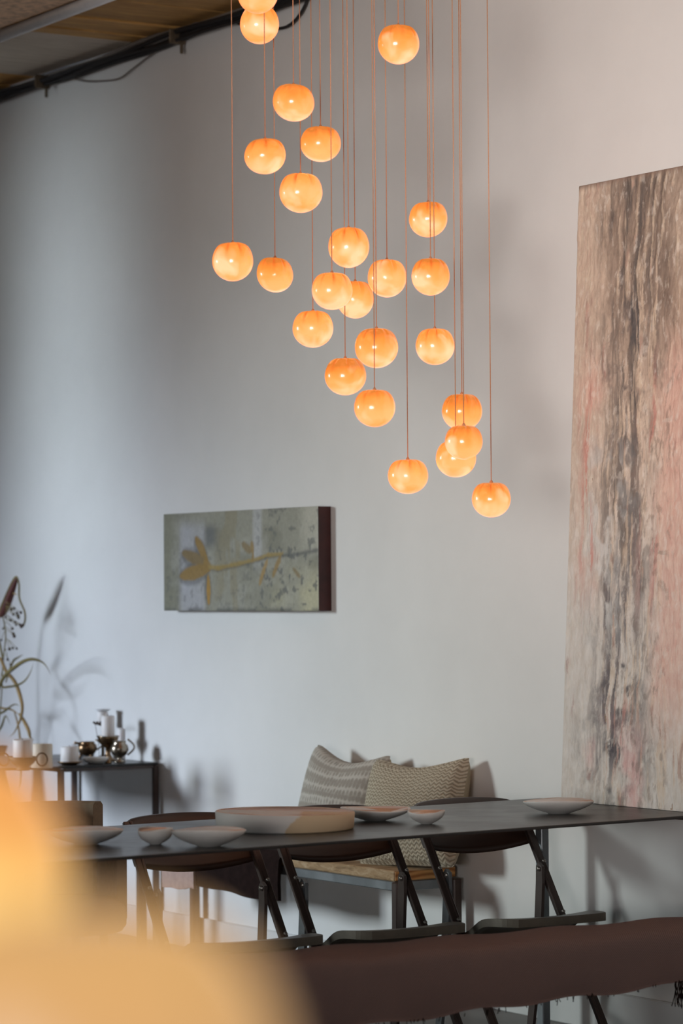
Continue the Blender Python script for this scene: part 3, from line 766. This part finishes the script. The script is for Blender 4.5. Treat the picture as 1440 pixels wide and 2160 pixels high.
# ------------------------------------------------------------------ large leaning canvas
tp = on_y(1225, 405, -.035)
CH = 2.085; CWD = 1.02
cl = thing('leaning_canvas', 'tall canvas of beige, grey and pink streaks leaning on the wall', 'painting', (tp.x-.01, -.135, TT+.001))
lean = math.asin(.10/CH); cl.rotation_euler = (-lean, 0, 0)
MB().box((CWD/2, .016, CH/2), (CWD-.002, .028, CH-.002), None, .001).build('stretcher', M['canvas_edge'], cl)
def warp(a, dx, dy):
    ny, nx = a.shape; jj, ii = np.meshgrid(np.arange(nx), np.arange(ny))
    return a[np.clip((ii+dy).astype(int), 0, ny-1), np.clip((jj+dx).astype(int), 0, nx-1)]
def large_paint():
    nx, ny = 330, 640; Um, Vm = np.meshgrid(np.linspace(0, CWD, nx), np.linspace(0, 1, ny))
    w1 = rng_noise(nx, ny, 8, 12, 21, 3)-.5; w2 = rng_noise(nx, ny, 8, 12, 22, 3)-.5
    n1 = rng_noise(nx, ny, 4, 6, 11); n5 = rng_noise(nx, ny, 7, 12, 15, 4)
    st1 = warp(rng_noise(nx, ny, 44, 6, 12, 4), w1*14, w2*30); st2 = warp(rng_noise(nx, ny, 70, 12, 13, 4), w1*16, w2*30)
    bl = warp(rng_noise(nx, ny, 16, 22, 14, 5), w1*30, w2*30); fine = warp(rng_noise(nx, ny, 80, 60, 16, 4), w2*24, w1*30)
    img = np.ones((ny, nx, 3))*lin((208, 190, 172))
    over(img, (216, 210, 202), sm(.35, .8, Vm)*.9)
    over(img, (202, 180, 160), (1-sm(.2, .45, Vm))*.8)
    W_ = Um+.12*(n5-.5)
    core = np.exp(-((W_-.30)/.14)**2)
    top = (1-sm(.12, .45, Vm))
    over(img, (132, 115, 102), np.clip(top*sm(.10, .24, W_)*(1-sm(.46, .66, W_))*1.1*(.6+.9*(st1-.2)), 0, 1))
    over(img, (100, 93, 88), np.clip(core*sm(.38, .62, st1)*(.6*(1-sm(.55, .75, Vm))+.5), 0, 1)*.85)
    over(img, (78, 76, 78), np.clip(core*sm(.48, .64, bl)*sm(.08, .25, Vm), 0, 1)*.8)
    low = np.exp(-((W_-.27)/.11)**2)*sm(.58, .70, Vm)*(1-sm(.90, .99, Vm))
    over(img, (100, 92, 95), np.clip(1.3*low*sm(.25, .60, st1+.4*(bl-.5)), 0, 1)*.9)
    over(img, (70, 64, 70), np.clip(low*sm(.48, .64, bl), 0, 1)*.75)
    over(img, (218, 216, 210), np.clip(np.exp(-((W_-.20)/.11)**2)*sm(.38, .5, Vm)*(1-sm(.68, .80, Vm))*sm(.42, .62, bl), 0, 1)*.85)
    over(img, (218, 198, 174), np.clip(sm(.52, .72, st2)*sm(.10, .3, W_)*.6, 0, 1))
    over(img, (220, 172, 156), np.clip(np.exp(-((W_-.10)/.06)**2)*sm(.25, .36, Vm)*(1-sm(.58, .72, Vm))*sm(.38, .62, n1+.3*(st1-.5)), 0, 1)*.75)
    over(img, (196, 116, 102), np.clip(np.exp(-((W_-.10)/.05)**2)*sm(.3, .4, Vm)*(1-sm(.6, .8, Vm))*sm(.58, .70, st1), 0, 1)*.65)
    over(img, (222, 182, 166), sm(.42, .54, W_)*sm(.22, .34, Vm)*(1-sm(.78, .95, Vm))*.8)
    over(img, (204, 126, 116), np.clip(np.exp(-((W_-.44)/.05)**2)*sm(.25, .4, Vm)*(1-sm(.62, .75, Vm))*sm(.54, .68, st1), 0, 1)*.6)
    over(img, (224, 180, 174), np.clip(sm(.84, .94, Vm)*sm(.12, .2, W_)*(1-sm(.4, .5, W_))*sm(.36, .6, n5), 0, 1)*.75)
    over(img, (170, 98, 100), np.clip(sm(.80, .86, Vm)*(1-sm(.94, .98, Vm))*np.exp(-((W_-.33)/.08)**2)*sm(.55, .70, st2), 0, 1)*.6)
    over(img, (158, 112, 104), np.clip(sm(.58, .70, st2)*sm(.58, .72, bl)*.5, 0, 1))
    over(img, (128, 112, 100), np.clip(sm(.56, .72, fine)*sm(.14, .22, W_)*(1-sm(.5, .6, W_)), 0, 1)*.45)
    over(img, (230, 222, 210), np.clip(sm(.58, .74, fine[::-1])*.35, 0, 1))
    over(img, (140, 118, 104), (1-sm(.0, .012, Vm))*.8)
    return img*1.0, (st2-.5)*.006+(bl-.5)*.006+(fine-.5)*.005+.002
im, rl = large_paint(); rl[0, :] = rl[-1, :] = 0; rl[:, 0] = rl[:, -1] = 0
painted('painted_front', cl, CWD, CH, im, rl, M['paint_large'])

# ------------------------------------------------------------------ side table with candles and brassware
SZ = .765
st = thing('side_table', 'narrow steel side table crowded with candles and brassware', 'table', (-1.85, -.55, 0))
MB().box((0, 0, SZ-.005), (.84, 1.06, .010), None, .002).build('tabletop', M['steel'], st)
f = MB(); f.box((.405, .30, SZ-.018), (.018, .42, .014)); f.box((-.345, .30, SZ-.018), (.018, .42, .014)); f.box((.03, .525, SZ-.018), (.72, .018, .014)); f.box((.03, .075, SZ-.018), (.72, .018, .014))
f.build('underframe', M['steel_dark'], st)
for xx in (.405, -.345):
    for yy in (.525, .075): MB().box((xx, yy, (SZ-.012)/2), (.024, .024, SZ-.012), None, .003).build('leg', M['steel_dark'], st)
def onst(px, py): p = on_z(px, py, SZ); return (p.x, p.y, SZ+.0006)
def PXM(px, py, n): # n pixels in metres at that spot on the side table
    p = on_z(px, py, SZ); return n*(-(CM.transposed() @ (p-CAM)).z)/FPX
def candle(label, loc, r, h, mat, seed=0, wick=True):
    rr = random.Random(seed); tl = rr.uniform(-.006, .006)
    t = thing('pillar_candle', label, 'candle', loc, rr.uniform(0, 6), 'pillar candles on the side table')
    def wp(q): return Vector((q.x, q.y, q.z+(q.x*tl*12 if q.z > h*.6 else 0)))
    MB().lathe([(0, 0), (r-.002, 0), (r, .002), (r, h-.004), (r-.003, h), (r*.75, h-.003), (r*.3, h-.008), (0, h-.009)], 28, warp=wp).build('wax', mat, t)
    if wick: MB().tube([(0, 0, h-.010), (.001, 0, h-.003), (.003, 0, h+.004)], .0013, 6).build('wick', M['cable'], t)
    return t
# two-handled iron bowl with a wide candle
b1 = onst(48, 1626); t = thing('handled_bowl', 'small iron bowl with two ring handles under a block candle', 'bowl', b1, 0)
MB().lathe([(0, 0), (.028, 0), (.03, .006), (.024, .012), (.045, .03), (.062, .055), (.060, .056), (.042, .034), (0, .028)], 28).build('bowl', M['iron'], t)
for s_ in (-1, 1):
    c_ = Vector((math.cos(YAW)*.078*s_, math.sin(YAW)*.078*s_, .045)); ax = Vector((math.cos(YAW), math.sin(YAW), 0))
    MB().tube([c_+ax*(.022*math.cos(a))+Vector((0, 0, .026*math.sin(a))) for a in np.linspace(0, 2*PI, 20)], .0035, 8).build('ring_handle', M['iron'], t)
candle('broad white candle standing in the ring-handled iron bowl', (b1[0], b1[1], SZ+.0305), .040, .098, M['wax'], 1)
candle('smooth cream block candle standing beside the ring-handled bowl', onst(88, 1620), .045, .10, M['wax_cream'], 2, False)
d1 = onst(147, 1613); t = tag(MB().lathe([(0, 0), (.03, 0), (.045, .006), (.054, .013), (.052, .014), (.04, .009), (0, .006)], 28).build('candle_dish', M['brass'], None, d1), 'shallow brass dish under the squat white candle', 'dish')
candle('squat white candle standing in the shallow brass dish', (d1[0], d1[1], SZ+.0105), .039, .066, M['wax'], 3)
# white shell
sh = onst(156, 1594)
m = MB(); m.lathe([(0, 0), (.03, 0), (.034, .012), (.026, .03), (.012, .05), (0, .062)], 14, warp=lambda q: Vector((q.x*(1+.15*math.cos(5*math.atan2(q.y, q.x))), q.y, q.z)))
m.lathe([(0, 0), (.02, .004), (.022, .02), (0, .034)], 12, (.034, .02, .0))
tag(m.build('seashell', M['paper'], None, sh), 'pointed white shell lying behind the squat candle', 'shell')
def handle(m, R0, z0, z1, out, ang, r=.0035):
    ax = Vector((math.cos(ang), math.sin(ang), 0))
    return m.tube([ax*(R0+out*math.sin(PI*q))+Vector((0, 0, z0+(z1-z0)*q)) for q in np.linspace(0, 1, 12)], r, 8)
# brass sugar pot on feet
sg = onst(184, 1600); t = thing('sugar_pot', 'round brass sugar pot on small feet with a curled handle', 'pot', sg, 0)
MB().lathe([(0, .012), (.02, .013), (.038, .028), (.044, .045), (.040, .060), (.031, .068), (.034, .073), (.031, .072), (.028, .066), (.034, .045), (0, .03)], 28).build('body', M['brass'], t)
handle(MB(), .036, .035, .082, .028, YAW).build('handle', M['brass'], t)
MB().tube([Vector((0, 0, .062))+Vector((math.cos(YAW+PI), math.sin(YAW+PI), 0))*q+Vector((0, 0, z_)) for q, z_ in ((.03, 0), (.045, .006), (.056, .006))], [.006, .005, .007], 8).build('spout', M['brass'], t)
for k in range(3): MB().tube([(.026*math.cos(k*2.1), .026*math.sin(k*2.1), .022), (.034*math.cos(k*2.1), .034*math.sin(k*2.1), 0)], [.005, .006], 8).build('foot', M['brass'], t)
# pedestal bowl with tall candle
pd = onst(228, 1605); t = thing('pedestal_bowl', 'brass pedestal bowl carrying a tall white candle', 'bowl', pd, 0)
MB().lathe([(0, 0), (.032, 0), (.034, .005), (.02, .012), (.011, .03), (.012, .055), (.026, .066), (.042, .080), (.046, .100), (.048, .105), (.045, .104), (.041, .084), (0, .072)], 30).build('bowl', M['brass'], t)
MB().tube([(.0475*math.cos(a), .0475*math.sin(a), .105) for a in np.linspace(0, 2*PI, 31)], .0028, 6).build('rim', M['silver'], t)
candle('tall white candle standing in the brass pedestal bowl', (pd[0], pd[1], SZ+.0745), .029, .120, M['wax'], 5)
bk2 = onst(217, 1600); t = thing('candle_stand', 'dark candle stand hidden behind the pedestal bowl', 'candle stand', bk2, 0)
MB().lathe([(0, 0), (.03, 0), (.03, .006), (.007, .014), (.007, .14), (.028, .148), (.03, .155), (0, .152)], 24).build('stem', M['iron'], t)
candle('white candle raised highest behind the pedestal bowl', (bk2[0], bk2[1], SZ+.156), .024, .048, M['wax'], 6, False)
tag(MB().lathe([(0, 0), (.018, 0), (.034, .008), (.033, .010), (.017, .003), (0, .003)], 24).build('glass_saucer', M['paper'], None, (bk2[0], bk2[1], SZ+.2045)), 'small pale saucer lying on top of the highest candle', 'saucer')
candle('slim white candle behind the silver creamer', onst(257, 1600), .018, .132, M['wax'], 7)
# silver creamer
cr = onst(252, 1608); t = thing('creamer', 'tarnished silver creamer on a pedestal foot', 'jug', cr, 0)
MB().lathe([(0, 0), (.024, 0), (.026, .004), (.010, .012), (.010, .02), (.03, .032), (.040, .052), (.036, .070), (.026, .082), (.030, .090), (.026, .088), (.022, .080), (.03, .052), (0, .036)], 28).build('body', M['silver'], t)
handle(MB(), .034, .03, .098, .030, YAW+.2, .004).build('handle', M['silver'], t)
tag(MB().lathe([(0, 0), (.03, 0), (.05, .014), (.056, .026), (.053, .027), (.046, .016), (0, .008)], 30).build('small_dish', M['ceramic'], None, onst(202, 1611)), 'small white dish in front of the brass pots', 'dish')
bl_ = onst(228, 1610); t = thing('brass_bell', 'tiny brass bell with a ball top before the pedestal bowl', 'bell', bl_, 0)
MB().lathe([(0, 0), (.016, 0), (.015, .004), (.009, .018), (.004, .032), (.006, .038), (.006, .043), (0, .047)], 20).build('cup', M['brass'], t)
tag(MB().lathe([(0, 0), (.035, 0), (.05, .005), (.049, .006), (.034, .002), (0, .002)], 28).build('glass_plate', M['silver'], None, onst(255, 1611)), 'thin silver saucer beneath the creamer corner', 'saucer') if False else None

# ------------------------------------------------------------------ dried plants in a floor vase
vb = on_y(-14, 1560, -.20); VX, VY = vb.x, vb.y
vs_ = thing('floor_vase', 'tall dark stoneware floor vase holding dried stems', 'vase', (VX, VY, 0))
MB().lathe([(0, 0), (.08, 0), (.10, .05), (.11, .25), (.09, .5), (.055, .66), (.05, .74), (.065, .79), (.058, .79), (.044, .74), (.048, .66), (.08, .5), (.09, .1), (0, .04)], 32).build('body', M['vase'], vs_)
def P(px, py, y=VY): return on_y(px, py, y)
ROOT = Vector((VX, VY, .70))
def spline(ps, n=8):
    out = []
    for i in range(len(ps)-1):
        p0, p1, p2, p3 = ps[max(i-1,0)], ps[i], ps[i+1], ps[min(i+2, len(ps)-1)]
        for t_ in np.linspace(0, 1, n, endpoint=False):
            out.append(.5*((2*p1)+(p2-p0)*t_+(2*p0-5*p1+4*p2-p3)*t_**2+(3*p1-p0-3*p2+p3)*t_**3))
    return out+[ps[-1]]
def ribbon(m, pts, wmax, th=.0015):
    n = len(pts); side = Vector((.537, .8436, 0)); vs = []; fs = []
    for i, p in enumerate(pts):
        a = i/(n-1); w_ = wmax*(.25+.75*math.sin(PI*min(1, a*.9+.12)))*(1-a**6*.95)
        t_ = (pts[min(i+1, n-1)]-pts[max(i-1, 0)]).normalized(); nn = Vector((.8436, -.537, 0)); s_ = t_.cross(nn).normalized()
        for q in (s_*w_, nn*th, -s_*w_, -nn*th): vs.append(p+q)
    for i in range(n-1):
        for k in range(4): fs.append((i*4+k, i*4+(k+1) % 4, (i+1)*4+(k+1) % 4, (i+1)*4+k))
    m.add(vs, fs, True)
def local(m, base): m.v = [tuple(Vector(v)-base) for v in m.v]; return m
pod = thing('seed_pod_stem', 'dried stem with a pointed dark red seed pod in the vase', 'dried plant', ROOT, 0, 'dried stems in the floor vase')
m = MB(); m.tube(spline([ROOT, P(-12, 1500), P(-14, 1400), P(-6, 1320), P(4, 1275)]), .004, 6); local(m, ROOT).build('stem', M['leaf'], pod)
m = MB(); m.tube(spline([P(2, 1300), P(12, 1282), P(24, 1250), P(33, 1226), P(36, 1219)]), [.004+.020*math.sin(PI*min(1, i/32+.05))**.8*(1-i/40) for i in range(33)], 10); local(m, ROOT).build('pod', M['pod'], pod)
m = MB(); m.tube(spline([P(-2, 1290), P(14, 1252), P(27, 1225), P(35, 1217), P(40, 1232), P(41, 1262), P(52, 1290), P(53, 1308), P(49, 1320)]), .0045, 6); local(m, ROOT).build('husk', M['leaf'], pod)
m = MB(); m.tube(spline([P(-4, 1310), P(12, 1268), P(26, 1252), P(34, 1254)]), .003, 6); local(m, ROOT).build('husk', M['leaf_tan'], pod)
bst = thing('berry_branch', 'dried branch with clusters of dark berries in the vase', 'dried plant', ROOT, 0, 'dried stems in the floor vase')
m = MB(); Y2 = VY-.03
trunk = spline([ROOT, P(2, 1480, Y2), P(6, 1400, Y2), P(12, 1340, Y2), P(6, 1300, Y2)]); m.tube(trunk, .003, 6)
clus = [(28, 1296), (38, 1299), (32, 1312), (22, 1308), (44, 1292), (34, 1318), (42, 1318), (48, 1319), (26, 1326), (28, 1337), (30, 1342), (20, 1369), (27, 1367), (35, 1368), (7, 1326), (6, 1390), (16, 1391), (22, 1402), (12, 1302), (3, 1350), (24, 1285), (30, 1283), (36, 1293), (45, 1322), (39, 1303)]
for a, b in clus:
    q = P(a, b, Y2+random.uniform(-.02, .02)); h = P(12, b-14 if b < 1345 else b-22, Y2); m.tube([h, (h+q)/2+Vector((0, 0, .006)), q], .0012, 5)
local(m, ROOT).build('twig', M['leaf'], bst)
for a, b in clus:
    q = P(a, b, Y2+random.uniform(-.02, .02)); r = random.uniform(.0055, .0085)
    MB().lathe([(0, -r), (r*.7, -r*.7), (r, 0), (r*.7, r*.7), (0, r)], 8).build('berry', M['berry'], bst, q-ROOT)
gs = thing('dried_grass', 'arching dry olive grass blades in the vase', 'dried plant', ROOT, 0, 'dried stems in the floor vase')
blades = [[(-8, 1480), (6, 1432), (34, 1405), (58, 1392), (78, 1392), (95, 1402), (108, 1425)],
          [(-10, 1455), (10, 1450), (34, 1446), (52, 1436), (64, 1418), (71, 1396)],
          [(-6, 1400), (14, 1418), (32, 1440), (43, 1470), (47, 1495), (42, 1520), (30, 1545), (18, 1556)],
          [(40, 1505), (50, 1520), (60, 1540), (64, 1556), (72, 1562)],
          [(-8, 1520), (10, 1500), (30, 1486), (42, 1490)],
          [(-12, 1505), (12, 1495), (30, 1500), (44, 1512)],
          [(-8, 1360), (4, 1380), (6, 1410), (-4, 1440)],
          [(12, 1440), (26, 1398), (38, 1387), (50, 1380)],
          [(-10, 1560), (4, 1530), (12, 1510), (22, 1530)],
          [(30, 1500), (40, 1540), (44, 1600), (42, 1650), (36, 1668)]]
for k, bpts in enumerate(blades):
    yy = VY-.06+.012*k
    m = MB(); ps = [P(a, b, yy) for a, b in bpts]
    ribbon(m, spline([ROOT]+ps if bpts[0][0] < 0 else ps), .0085 if k in (0, 2, 3) else .005)
    local(m, ROOT).build('blade', M['leaf_tan'] if k in (2, 3, 5, 9) else M['leaf'], gs)
sb = onst(210, 1603); sg2 = thing('berry_sprig', 'tiny dark berry sprig sticking out behind the tall candle', 'dried plant', sb)
SB = Vector(sb); tip = on_y(200, 1525, SB.y)-SB
MB().tube([Vector((0, 0, 0)), tip*.5+Vector((.01, 0, 0)), tip], .0012, 5).build('stem', M['berry'], sg2)
for k in range(6):
    q = on_y(198+3.4*k, 1525+(1.5 if k % 2 else -1), SB.y)-SB; r = .0058
    MB().lathe([(0, -r), (r*.7, -r*.7), (r, 0), (r*.7, r*.7), (0, r)], 8).build('berry', M['berry'], sg2, q)
# ------------------------------------------------------------------ pendant lamps
LAMPS = [  # centre px, w, h, depth, tilt
 (543, -12, 86, 82, 8.85, .0), (547, 52, 82, 82, 9.40, .0), (619, 216, 89, 80, 8.95, -.16), (676, 303, 84, 77, 9.30, .0),
 (559, 329, 88, 77, 9.00, .12), (634, 406, 90, 86, 9.20, .0), (491, 551, 88, 85, 9.10, .0), (580, 579, 78, 76, 9.55, -.2),
 (735, 521, 86, 88, 9.15, .0), (700, 613, 86, 81, 8.95, .0), (749, 631, 79, 82, 9.65, .0), (660, 693, 86, 81, 9.60, .0),
 (816, 586, 82, 83, 9.45, .0), (728, 793, 87, 82, 9.50, .0), (794, 733, 93, 87, 9.10, .0), (790, 860, 85, 82, 8.85, .0),
 (840, 93, 88, 85, 9.05, .0), (903, 462, 82, 77, 9.55, .05), (908, 583, 82, 81, 9.15, .0), (917, 730, 84, 80, 9.35, .0),
 (974, 868, 85, 80, 9.45, .0), (978, 932, 81, 75, 9.00, .0), (961, 967, 85, 80, 9.25, .0), (860, 1004, 85, 76, 9.40, .0), (1036, 1053, 82, 77, 9.35, .0)]
def globe_mesh(R, hr, seed, tilt, dent=0):
    rr = random.Random(seed); n1, n2 = 72, 40; npl = rr.choice([7, 8, 9]); ph = rr.uniform(0, 6)
    ph2 = rr.uniform(0, 6); amp = rr.uniform(.03, .06); el = rr.uniform(-.015, .015)
    vs = []; pl = []; lrnd = [rr.uniform(.25, 1) for _ in range(12)]
    for j in range(n2+1):
        th_ = PI*j/n2   # 0 top
        for i in range(n1):
            a = 2*PI*i/n1
            r = 1.0
            wt_ = math.exp(-((th_-.85)/.42)**2)
            cr = math.cos(npl*a+ph+.5*math.sin(2*a+ph2))
            r += .03*math.exp(-((th_-.8)/.35)**2)
            r -= amp*wt_*(max(0, cr)**6)*1.6
            r += .012*math.cos(2*a+ph2)*math.sin(th_)+.01*math.cos(3*a-ph)*math.sin(th_)**2
            sx = math.sin(th_); x, y, z = r*sx*math.cos(a), r*sx*math.sin(a), r*math.cos(th_)
            z -= .14*math.exp(-((th_)/.45)**2)      # flattened, dimpled crown
            if z < 0: z *= .96
            x *= 1+el
            if tilt: z += tilt*x*.45*(1 if z > 0 else .6)
            vs.append((x*R, y*R, z*R*hr))
            pl.append(max(0, min(1, (max(0, cr)**5)*math.exp(-((th_-.80)/.40)**2)*1.0*lrnd[int((npl*a+ph)/(2*PI)) % 12])))
    fs = []
    for j in range(n2):
        for i in range(n1):
            q = (j*n1+i, (j+1)*n1+i, (j+1)*n1+(i+1) % n1, j*n1+(i+1) % n1)
            fs.append(q)
    me = bpy.data.meshes.new('glass_globe'); me.from_pydata(vs, [], fs); me.update()
    me.polygons.foreach_set('use_smooth', [True]*len(fs))
    at = me.attributes.new('pleat', 'FLOAT', 'POINT'); at.data.foreach_set('value', pl)
    return me
ORD = ['lowest', 'second lowest', 'third lowest', 'fourth lowest', 'fifth lowest', 'sixth lowest', 'seventh lowest', 'eighth lowest', 'ninth lowest', 'tenth lowest', 'eleventh lowest', 'twelfth lowest', 'thirteenth lowest',
       'twelfth highest', 'eleventh highest', 'tenth highest', 'ninth highest', 'eighth highest', 'seventh highest', 'sixth highest', 'fifth highest', 'fourth highest', 'third highest', 'second highest', 'highest']
order = sorted(range(25), key=lambda i: -LAMPS[i][1]); rank = {i: k for k, i in enumerate(order)}
LOOK = {2: 'lop-sided', 4: 'lop-sided', 7: 'slanting'}
def pendant(i, loc, w_, h_, tilt, mat, label, group, yawl):
    t = thing('pendant_lamp', label, 'lamp', loc, 0, group)
    R = w_/2; hr = h_/w_*1.04
    me = globe_mesh(R, hr, i+10, tilt); me.materials.append(mat)
    o = bpy.data.objects.new('glass_globe', me); COL.objects.link(o); o.parent = t; o.rotation_euler = (0, 0, YAW)
    topz = R*hr*.80
    MB().tube([(0, 0, topz), (0, 0, ZC-loc[2]-.02)], .0015, 8).build('cord', M['cord'], t)
    MB().lathe([(0, topz-.012), (.008, topz-.012), (.007, topz+.004), (.003, topz+.012), (0, topz+.012)], 12).build('cord_grip', M['cord'], t)
    MB().lathe([(0, ZC-loc[2]-.03), (.02, ZC-loc[2]-.03), (.022, ZC-loc[2]-.0125), (0, ZC-loc[2]-.0125)], 16).build('ceiling_cup', M['cord'], t)
    return t
for i, (a, b, w_, h_, d, tl) in enumerate(LAMPS):
    lab = '%slit amber blown-glass globe pendant, %s in the hanging cluster' % (LOOK[i]+' ' if i in LOOK else '', ORD[rank[i]])
    pendant(i, at_depth(a, b, d), w_*d/FPX, h_*d/FPX, tl, M['lamp'], lab, 'globe pendants above the steel table', 0)
# two more globes of the same kind stand and hang close to the camera
g2 = at_depth(175, 2290, .93)
fl = thing('floor_lamp', 'dim amber glass globe on a slim stand, set apart from the hanging cluster', 'lamp', (g2.x, g2.y, 0))
me = globe_mesh(.0645, .98, 50, 0); me.materials.append(M['lamp_soft'])
o = bpy.data.objects.new('glass_globe', me); COL.objects.link(o); o.parent = fl; o.location = (0, 0, g2.z); o.rotation_euler = (0, 0, YAW)
MB().tube([(0, 0, .012), (0, 0, g2.z-.058)], .006, 12).build('pole', M['steel_dark'], fl)
MB().lathe([(0, g2.z-.075), (.016, g2.z-.075), (.024, g2.z-.052), (0, g2.z-.052)], 20).build('globe_holder', M['brass'], fl)
MB().lathe([(0, 0), (.12, 0), (.125, .006), (.12, .012), (.02, .018), (0, .018)], 36).build('base', M['steel_dark'], fl)
pendant(41, at_depth(-150, 1860, 1.35), .129, .128, 0, M['lamp_gold'], 'bright golden globe pendant hanging beside the globe floor lamp', None, 0)
